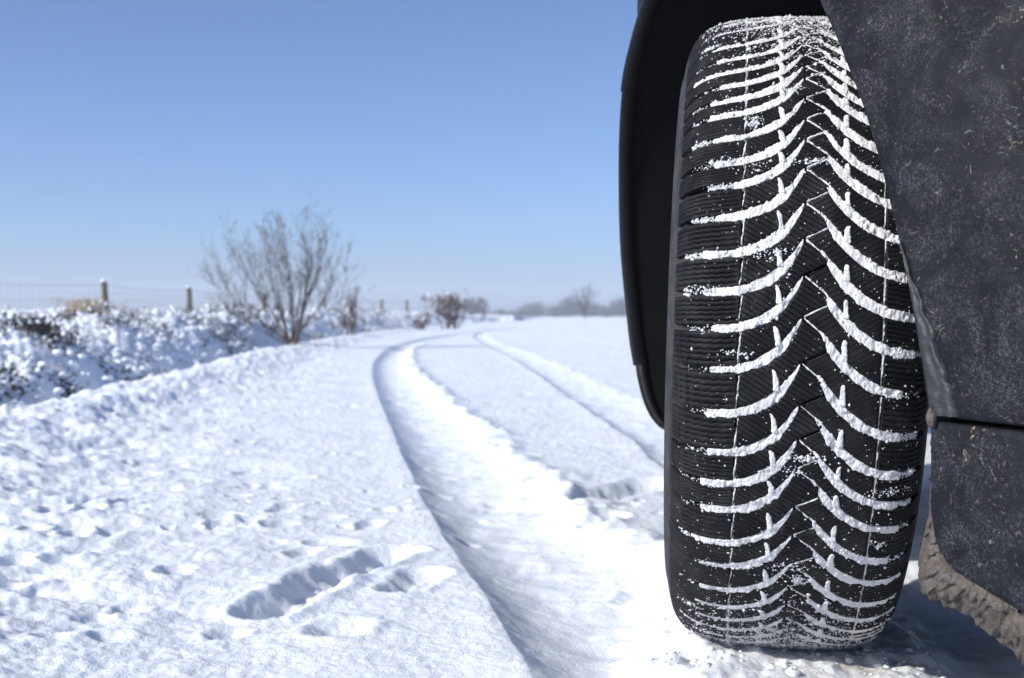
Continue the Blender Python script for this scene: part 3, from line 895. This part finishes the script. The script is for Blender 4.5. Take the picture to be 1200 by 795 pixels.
# crushed snow thrown up round the foot of the wheel
def clods():
    rg = np.random.default_rng(12); Vs, Fs, off = [], [], 0
    c, s_ = math.cos(YAW), math.sin(YAW)
    for k in range(260):
        if rg.random() < .6: lx = rg.choice([-1, 1], p=[.6, .4]) * rg.normal(.128, .016); ly = rg.uniform(-.26, .2)
        else: lx = rg.uniform(-.12, .12); ly = -rg.normal(.115, .035) - .01
        x = HUB.x + lx * c + ly * s_; y = HUB.y - lx * s_ + ly * c
        r = .0015 * rg.lognormal(0, .6); r = min(r, .007)
        v, f = lump('', (x, y, hz(x, y) + r * .1), r, None, rg.random() * 30, nu=4, nv=6, amp=.6, sq=(1.2, 1.2, .8))
        Vs.append(v); Fs.append(f + off); off += len(v)
    o = mk('snow_crumbs', np.vstack(Vs), np.vstack(Fs), M_SNOW); tag(o, 'crushed snow crumbs round the foot of the wheel', None, None, 'stuff')
clods()

# ------------------------------------------------------------------ plants
class Tubes:
    def __init__(s): s.V = []; s.F = []; s.n = 0
    def add(s, pts, rad, k=5):
        pts = [Vector(p) for p in pts]; m = len(pts)
        for i, p in enumerate(pts):
            d = (pts[min(i + 1, m - 1)] - pts[max(i - 1, 0)]).normalized()
            a = d.cross(Vector((.31, .95, .07))).normalized(); b = d.cross(a)
            for j in range(k):
                t = 2 * math.pi * j / k
                q = p + (a * math.cos(t) + b * math.sin(t)) * rad[i]
                s.V.append((q.x, q.y, q.z))
        for i in range(m - 1):
            for j in range(k):
                s.F.append((s.n + i * k + j, s.n + i * k + (j + 1) % k, s.n + (i + 1) * k + (j + 1) % k, s.n + (i + 1) * k + j))
        s.n += m * k
    def build(s, name, mat, parent=None):
        return mk(name, np.array(s.V), np.array(s.F), mat, parent)

def grow(T, rng, p, d, L, r, depth, up=.25, wob=.22, kids=(3, 5), spread=.7, tips=None, k=4, shrink=(.45, .72), minr=.0014):
    pts, rad = [p.copy()], [r]
    n = 5; q = p.copy(); dd = d.normalized()
    for i in range(n):
        dd = (dd + Vector((rng.gauss(0, wob), rng.gauss(0, wob), rng.gauss(0, wob) + up * .25))).normalized()
        q = q + dd * L / n; pts.append(q.copy()); rad.append(max(minr * .8, r * (1 - .62 * (i + 1) / n)))
    T.add(pts, rad, k)
    if tips is not None: tips.append((pts, depth))
    if depth <= 0: return
    for c in range(rng.randint(*kids)):
        i = rng.randint(1, n) if c else n
        az = rng.uniform(0, 2 * math.pi)
        side = dd.orthogonal().normalized(); side.rotate(Matrix.Rotation(az, 3, dd))
        nd = (dd + side * rng.uniform(.35, 1) * spread + Vector((0, 0, up * .5))).normalized()
        grow(T, rng, pts[i], nd, L * rng.uniform(*shrink), max(minr, rad[i] * .72), depth - 1, up, wob, kids, spread, tips, max(3, k - 1), shrink, minr)

def ground_root(px, py):
    x, y = gnd(px, py); return Vector((x, y, hz(x, y)))

# --- the bare bush-like tree beside the bank
TB = Vector(at(343, 402, 14.6)); TB.z = hz(TB.x, TB.y) - .02
tree = empty('bare_tree', TB)
tag(tree, 'bare many stemmed tree with thin frosted twigs at the foot of the snowy bank', 'tree')
rng = random.Random(23)
Tt, Tc, tips = Tubes(), Tubes(), []
HT = 1.72
# leaning trunk at the right and a fan of stems to the left
stems = [((.04, 0, 0), (.13, .0, 1.0), 1.05, .034), ((.05, 0, .15), (.35, .1, .95), .92, .022), ((.0, .02, .05), (-.10, .1, 1.0), 1.0, .020), ((-.05, 0, .04), (-.30, -.1, 1.0), .98, .018),
         ((-.08, .03, .03), (-.55, .1, .9), .98, .018), ((-.10, 0, .03), (-.85, -.1, .72), .92, .016), ((-.06, .0, .02), (-.35, .35, .95), .85, .015), ((.05, 0, .12), (.62, -.1, .62), .75, .014),
         ((-.02, 0, .05), (.05, -.3, 1.0), .9, .015), ((-.12, 0, .02), (-1.0, .2, .42), .8, .011), ((.06, 0, .18), (.9, .1, .36), .62, .010), ((.02, 0, .1), (.25, .3, 1.0), .85, .014), ((-.08, 0, .02), (-.7, -.3, .85), .8, .012)]
for i, (p, d, L, r) in enumerate(stems):
    d = Vector(d).normalized(); p = Vector(p); L *= .90 if d.z > .8 else .97; r *= .8; p.x *= .5
    n = 7; pts, rad = [p.copy()], [r]; q = p.copy(); dd = d.copy()
    for j in range(n):
        dd = (dd + Vector((rng.gauss(0, .06), rng.gauss(0, .06), .02 + .03 * (d.z < .8)))).normalized()
        q = q + dd * L / n; pts.append(q.copy()); rad.append(r * (1 - .72 * (j + 1) / n))
    Tt.add(pts, rad, 7)
    for j in range(2, n + 1):
        for c in range((1 if j < 4 else 2) if j < n else 3):
            side = dd.orthogonal().normalized(); side.rotate(Matrix.Rotation(rng.uniform(0, 6.28), 3, dd))
            nd = (dd + side * rng.uniform(.3, .75) + Vector((0, 0, .18))).normalized()
            grow(Tc, rng, pts[j], nd, L * rng.uniform(.24, .40), max(.0032, rad[j] * .55), 3, .3, .10, (2, 3), .85, tips, 4, (.45, .72), .0018)
Tt.build('trunk', M_BARK, tree); Tc.build('crown', M_TWIG, tree)
# rime and snow lying along the twigs
V_, F_, off = [], [], 0
for pts, dep in tips:
    if rng.random() < .35 or rng.random() > .9 - .25 * (pts[0].z / HT): continue
    i = rng.randint(0, 3)
    for j in range(i, min(i + rng.randint(1, 3), 5)):
        a, b = pts[j], pts[j + 1]
        m = (a + b) / 2 + Vector((0, 0, .004))
        v, f = lump('', m, 1, None, rng.random() * 9, nu=3, nv=5, sq=(max(.004, abs(b.x - a.x) * .5), max(.004, abs(b.y - a.y) * .5), .004))
        V_.append(v); F_.append(f + off); off += len(v)
o = mk('twig_snow', np.vstack(V_), np.vstack(F_), M_CAP, tree); o['kind'] = 'stuff'

# --- leaves: small quads scattered on twigs
def leaf_cloud(name, cen, n, mat, parent, size, rng):
    V, F = [], []
    for i, c in enumerate(cen):
        a = Vector((rng.gauss(0, 1), rng.gauss(0, 1), rng.gauss(0, 1))).normalized(); b = a.orthogonal().normalized()
        b.rotate(Matrix.Rotation(rng.uniform(0, 6.28), 3, a)); sz = size * rng.uniform(.6, 1.4)
        k = len(V); c = Vector(c)
        for q in (c - b * sz, c + a * sz * .45, c + b * sz, c - a * sz * .45): V.append(tuple(q))
        F.append((k, k + 1, k + 2, k + 3))
    return mk(name, V, np.array(F), mat, parent, False)

def brown_bush(px, ybase, Y, hgt, wid, seed, label, nst=9, nleaf=700, cat='bush', depth=2, leaf=.03):
    b = Vector(at(px, ybase, Y)); b.z = hz(b.x, b.y) - .02
    root = empty('brown_bush', b); tag(root, label, cat)
    rng = random.Random(seed); T, tips = Tubes(), []
    for i in range(nst):
        d = Vector((rng.gauss(0, wid / hgt * .55), rng.gauss(0, .4), 1)).normalized()
        grow(T, rng, Vector((rng.uniform(-.3, .3) * wid, rng.uniform(-.3, .3) * wid, 0)), d, hgt * rng.uniform(.4, .62), .016, depth, .25, .14, (3, 4), .7, tips, 4, (.45, .65), .006)
    T.build('branches', M_TWIG, root)
    cen, cap = [], []
    for pts, dep in tips:
        for p in pts[1:]:
            if p.z < hgt * .8 and rng.random() < .55: cen += [p + Vector((rng.gauss(0, .05), rng.gauss(0, .05), rng.gauss(0, .04))) for _ in range(2)]
            if rng.random() < .22 * (1.2 - p.z / hgt) + .03: cap.append(p)
    rng.shuffle(cen)
    o = leaf_cloud('leaves', cen[:nleaf], nleaf, M_BEECH, root, leaf, rng); o['kind'] = 'stuff'
    Vs, Fs, off = [], [], 0
    for p in cap[:nleaf // 16]:
        s = rng.uniform(.02, .06)
        v, f = lump('', p, s, None, rng.random() * 9, nu=4, nv=6, sq=(1.3, 1.3, .6)); Vs.append(v); Fs.append(f + off); off += len(v)
    o = mk('branch_snow', np.vstack(Vs), np.vstack(Fs), M_CAP, root); o['kind'] = 'stuff'
    return root
brown_bush(527, 383, 36, 1.15, .75, 3, 'wide bush with dry brown leaves and snow beyond the bend of the track', 14, 1500, leaf=.045)
brown_bush(409, 384, 21, .80, .30, 8, 'slim upright sapling with few brown leaves just right of the bare tree', 6, 200, 'sapling', 2, .026)
brown_bush(488, 384, 32, .50, .45, 12, 'low brown leaved shrub with snow, left of the wide brown bush', 8, 300, 'shrub', 1, .04)

# --- heather and snow on the bank
def bank_cover():
    rg = np.random.default_rng(21); rr = random.Random(21)
    HV, HF, CV, CF = [], [], [], []; ho = co = 0
    E = EDGEd
    n = 0
    # pick points left of the road edge
    NB = 8200
    ys = np.exp(rg.uniform(np.log(3.6), np.log(48), NB))
    es = rg.uniform(.18, 3.0, NB)
    ex = np.interp(ys, E[:, 1], E[:, 0])
    xs = ex - es
    zz = height(xs.copy(), ys.copy(), False)
    clump = fbm(xs, ys, .45, 3, .55, 77)
    for x, y, z, e, c in zip(xs, ys, zz, es, clump):
        far = min(1.0, 9.0 / y)
        if e > np.interp(y, [3, 12, 48], [1.9, 2.2, 3.0]): continue
        sz = rr.uniform(.03, .085) * (1 + .3 * (y > 12))
        dark = c > .38
        m = int((44 if dark else 1.5) * (.45 + .55 * far))
        for i in range(m):
            p = Vector((x + rr.gauss(0, sz * .7), y + rr.gauss(0, sz * .7), z + rr.uniform(-.02, sz * (1.25 if dark else .8))))
            a = Vector((rr.gauss(0, 1), rr.gauss(0, 1), rr.gauss(.6, .6))).normalized(); b = a.orthogonal().normalized()
            L = rr.uniform(.010, .026) * (1 + .5 * (y > 14)); wd = L * .28
            HV += [tuple(p - b * wd), tuple(p + a * L), tuple(p + b * wd), tuple(p - a * L * .6)]
            HF.append((ho, ho + 1, ho + 2, ho + 3)); ho += 4
        for i in range(rr.randint(1, 2) if dark else rr.randint(0, 2)):
            r = rr.uniform(.007, .020) * (1 + .3 * (y > 12))
            v, f = lump('', (x + rr.gauss(0, sz * .8), y + rr.gauss(0, sz * .8), z + rr.uniform(-.1, .9) * sz), r, None, rr.random() * 20, nu=4, nv=7, amp=.9, sq=(1.35, 1.35, .75))
            CV.append(v); CF.append(f + co); co += len(v)
    o = mk('heather', np.array(HV), np.array(HF), M_HEATH, None, False); tag(o, 'dark heather poking through the snow on the roadside bank', 'heather', None, 'stuff')
    o = mk('heather_snow', np.vstack(CV), np.vstack(CF), M_CAP); tag(o, 'lumps of snow lying on the heather of the roadside bank', 'snow', None, 'stuff')
bank_cover()

# --- dry grass tufts on the bank
def tuft(px, py, Y, h, wd, n, label, seed):
    b = Vector(at(px, py, Y)); b.z = hz(b.x, b.y) - .01
    rr = random.Random(seed); T = Tubes()
    for i in range(n):
        p = Vector((rr.gauss(0, wd * .35), rr.gauss(0, wd * .35), 0)); d = Vector((rr.gauss(0, .35), rr.gauss(0, .35), 1)).normalized(); L = h * rr.uniform(.5, 1)
        T.add([p, p + d * L * .5, p + d * L * .8 + Vector((rr.gauss(0, .04), 0, L * .12)), p + d * L + Vector((rr.gauss(0, .09), rr.gauss(0, .05), -.02))], [.004, .0035, .0025, .0015], 3)
    root = empty('grass_tuft', b); tag(root, label, 'grass tuft', 'grass tufts on the bank')
    T.build('blades', M_REED, root)['kind'] = 'stuff'
    Vs, Fs, off = [], [], 0
    for i in range(n // 7):
        v, f = lump('', (rr.gauss(0, wd * .4), rr.gauss(0, wd * .4), rr.uniform(.2, .7) * h), rr.uniform(.010, .022), None, rr.random() * 9, nu=4, nv=6); Vs.append(v); Fs.append(f + off); off += len(v)
    o = mk('tuft_snow', np.vstack(Vs), np.vstack(Fs), M_CAP, root); o['kind'] = 'stuff'
tuft(100, 384, 11, .22, .30, 110, 'pale dry grass tuft on the bank below the first fence post', 1)
tuft(8, 376, 8, .20, .22, 90, 'pale dry grass tuft at the left end of the bank', 2)
tuft(250, 374, 18, .24, .7, 130, 'wide frosted grass tuft right of the second fence post', 3)

# ------------------------------------------------------------------ fence
fx = [(-190, 318, 17.0), (125, 330, 23.0), (223, 337, 28.0), (310, 343, 35.0), (380, 347, 42.0), (447, 350, 50.0), (477, 351, 57.0), (520, 355, 66.0), (566, 359, 80.0), (610, 363, 96)]
tops = [Vector(at(*f)) for f in fx]
bases = [Vector((t.x, t.y, hz(t.x, t.y) - .25)) for t in tops]
fence = empty('wire_fence', bases[1] + Vector((0, 0, .25)))
tag(fence, 'old wire netting fence on weathered wooden posts along the top of the snowy bank', 'fence')
FL = np.array(fence.location)
rr = random.Random(4)
for i, (t, b) in enumerate(zip(tops, bases)):
    lean = Vector((rr.uniform(-.04, .04), rr.uniform(-.03, .03), 0)) if i != 1 else Vector((-.05, 0, 0))
    r = .055 if i < 4 else .06
    V = []; k = 9
    tt = t + lean
    for f, rs in ((0, 1.05), (.5, 1.0), (.97, .95), (1.0, .86)):
        p = b + (tt - b) * f
        for j in range(k):
            a = 2 * math.pi * j / k; q = r * rs * (1 + .12 * math.sin(3 * a + i) + rr.uniform(-.04, .04))
            V.append((p.x + q * math.cos(a), p.y + q * math.sin(a), p.z))
    V.append(tuple(tt)); F = gridf(4, k, False, True).tolist() + [(3 * k + j, 3 * k + (j + 1) % k, 4 * k) for j in range(k)]
    mk('post', np.array(V) - FL, F, M_POST, fence)
    v, f = lump('', tt + Vector((0, 0, .012)), r * 1.0, None, i * 1.7, nu=6, nv=9, amp=.25, sq=(1, 1, .55))
    mk('snow_cap', v - FL, f, M_CAP, fence)
for lev in (.06, .20, .34, .48, .62, .80):
    T = Tubes()
    pts = []
    for i in range(len(tops) - 1):
        for t in np.linspace(0, 1, 8, endpoint=False):
            p = tops[i] + (tops[i + 1] - tops[i]) * float(t); p = p - Vector((0, 0, lev + .05 * math.sin(math.pi * t) * (lev < .1) ))
            pts.append(p)
    pts.append(tops[-1] - Vector((0, 0, lev)))
    T.add([tuple(np.array(p) - FL) for p in pts], [.0016 if lev > .1 else .0036] * len(pts), 3)
    T.build('wire', M_WIRE, fence)
T = Tubes()
for i in range(3):
    L = (tops[i + 1] - tops[i]).length
    for t in np.arange(.1, L, .16) / L:
        p = tops[i] + (tops[i + 1] - tops[i]) * float(t)
        T.add([tuple(np.array(p - Vector((0, 0, .06))) - FL), tuple(np.array(p - Vector((0, 0, .82))) - FL)], [.0012, .0012], 3)
o = T.build('netting', M_WIRE, fence); o['kind'] = 'stuff'

# ------------------------------------------------------------------ distant trees
def far_tree(name, px, ytop, wpx, Y, seed, label, n=430, round_=True, group='distant trees along the horizon'):
    top = Vector(at(px, ytop, Y)); b = Vector((top.x, Y, hz(top.x, Y) - .1)); h = top.z - b.z; rw = wpx / 2 / FPX * Y
    root = empty(name, b); tag(root, label, 'tree', group)
    rr = random.Random(seed); T = Tubes()
    T.add([(0, 0, 0), (rr.gauss(0, .1), 0, h * .35), (rr.gauss(0, .2), 0, h * .8)], [h * .028, h * .02, h * .006], 6)
    T.build('trunk', M_FARTWIG, root)
    T = Tubes()
    for i in range(n):
        # twigs fill an uneven crown
        a = rr.uniform(0, 6.28); e = rr.uniform(-.2, 1) ; rad = rr.random() ** .5
        lob = 1 + .28 * math.sin(2 * a + seed) + .18 * math.sin(5 * a + seed * 2)
        zc = h * (.10 + .88 * rr.random() ** .9) * (1 + .16 * math.sin(2.3 * a + seed * 1.7) - .1)
        prof_ = math.sqrt(max(.06, 1 - ((zc / h - .42) / .62) ** 2))
        p = Vector((math.cos(a) * rw * rad * prof_ * lob, math.sin(a) * rw * rad * prof_ * lob, zc))
        s0 = Vector((p.x * .35, p.y * .35, max(h * .15, zc - h * .28)))
        d = (p - s0); m_ = s0 + d * .55 + Vector((rr.gauss(0, .08 * rw), rr.gauss(0, .08 * rw), h * .03))
        T.add([s0, m_, p], [h * .008, h * .006, h * .003], 3)
        for q in range(3):
            e2 = p + Vector((rr.gauss(0, .16 * rw), rr.gauss(0, .16 * rw), abs(rr.gauss(0, .07 * h))))
            T.add([m_ + (p - m_) * rr.uniform(.3, .9), e2], [h * .005, h * .003], 3)
    T.build('crown', M_FARTWIG, root)
DT = [(560, 350, 36, 150, 'hazy rounded tree right behind the wide brown bush'), (588, 363, 30, 190, 'low hazy tree right of the rounded tree behind the brown bush'),
      (612, 360, 30, 210, 'low tree at the left end of the long hazy tree row'), (628, 354, 30, 200, 'broad tree near the left end of the long hazy row'),
      (652, 357, 32, 195, 'broad hazy tree in the middle of the long row'), (668, 348, 30, 190, 'tall hazy tree just left of the spiky bare tree'),
      (692, 353, 34, 192, 'hazy tree directly behind the spiky bare tree'), (712, 358, 30, 190, 'hazy tree just right of the spiky bare tree'),
      (730, 349, 32, 185, 'hazy tree beside the black wheel arch trim'), (756, 349, 40, 180, 'right end tree of the long hazy row, behind the wheel arch')]
for i, (x, y, wd, Y, lab) in enumerate(DT):
    far_tree('distant_tree', x, y, wd, Y, 30 + i, lab)
def spiky():
    top = Vector(at(686, 336, 120)); b = Vector((top.x, 120, hz(top.x, 120) - .05)); h = top.z - b.z
    root = empty('distant_tree', b); tag(root, 'spiky bare tree standing out darker before the hazy tree row', 'tree', 'distant trees along the horizon')
    T = Tubes(); rng = random.Random(9); C = Tubes()
    T.add([(0, 0, 0), (.02, 0, h * .4)], [.07, .05], 6)
    for i in range(16):
        d = Vector((rng.gauss(0, .5), rng.gauss(0, .5), 1)).normalized()
        grow(C, rng, Vector((0, 0, h * rng.uniform(.08, .35))), d, h * rng.uniform(.38, .55), .035, 2, .3, .1, (3, 5), .6, None, 4, (.4, .6), .012)
    T.build('trunk', M_FARTWIG, root); C.build('crown', M_FARTWIG, root)
spiky()

# ------------------------------------------------------------------ haze
q = bpy.data.materials.new('haze_air'); q.use_nodes = True
t = q.node_tree; t.nodes.clear()
pv = t.nodes.new('ShaderNodeVolumePrincipled'); ou = t.nodes.new('ShaderNodeOutputMaterial')
pv.inputs['Color'].default_value = (0.76, 0.81, 0.88, 1); pv.inputs['Density'].default_value = 0.0022
pv.inputs['Anisotropy'].default_value = 0.0
t.links.new(pv.outputs[0], ou.inputs['Volume'])
a, b, z0, z1 = -430, 430, -1.6, 9.0
V = [(x, y, z) for x in (a, b) for y in (a, b) for z in (z0, z1)]
o = mk('haze', V, [(0, 1, 3, 2), (4, 6, 7, 5), (0, 4, 5, 1), (2, 3, 7, 6), (0, 2, 6, 4), (1, 5, 7, 3)], q, None, False)
tag(o, 'thin winter haze lying over the snowy fields', 'haze', None, 'stuff')
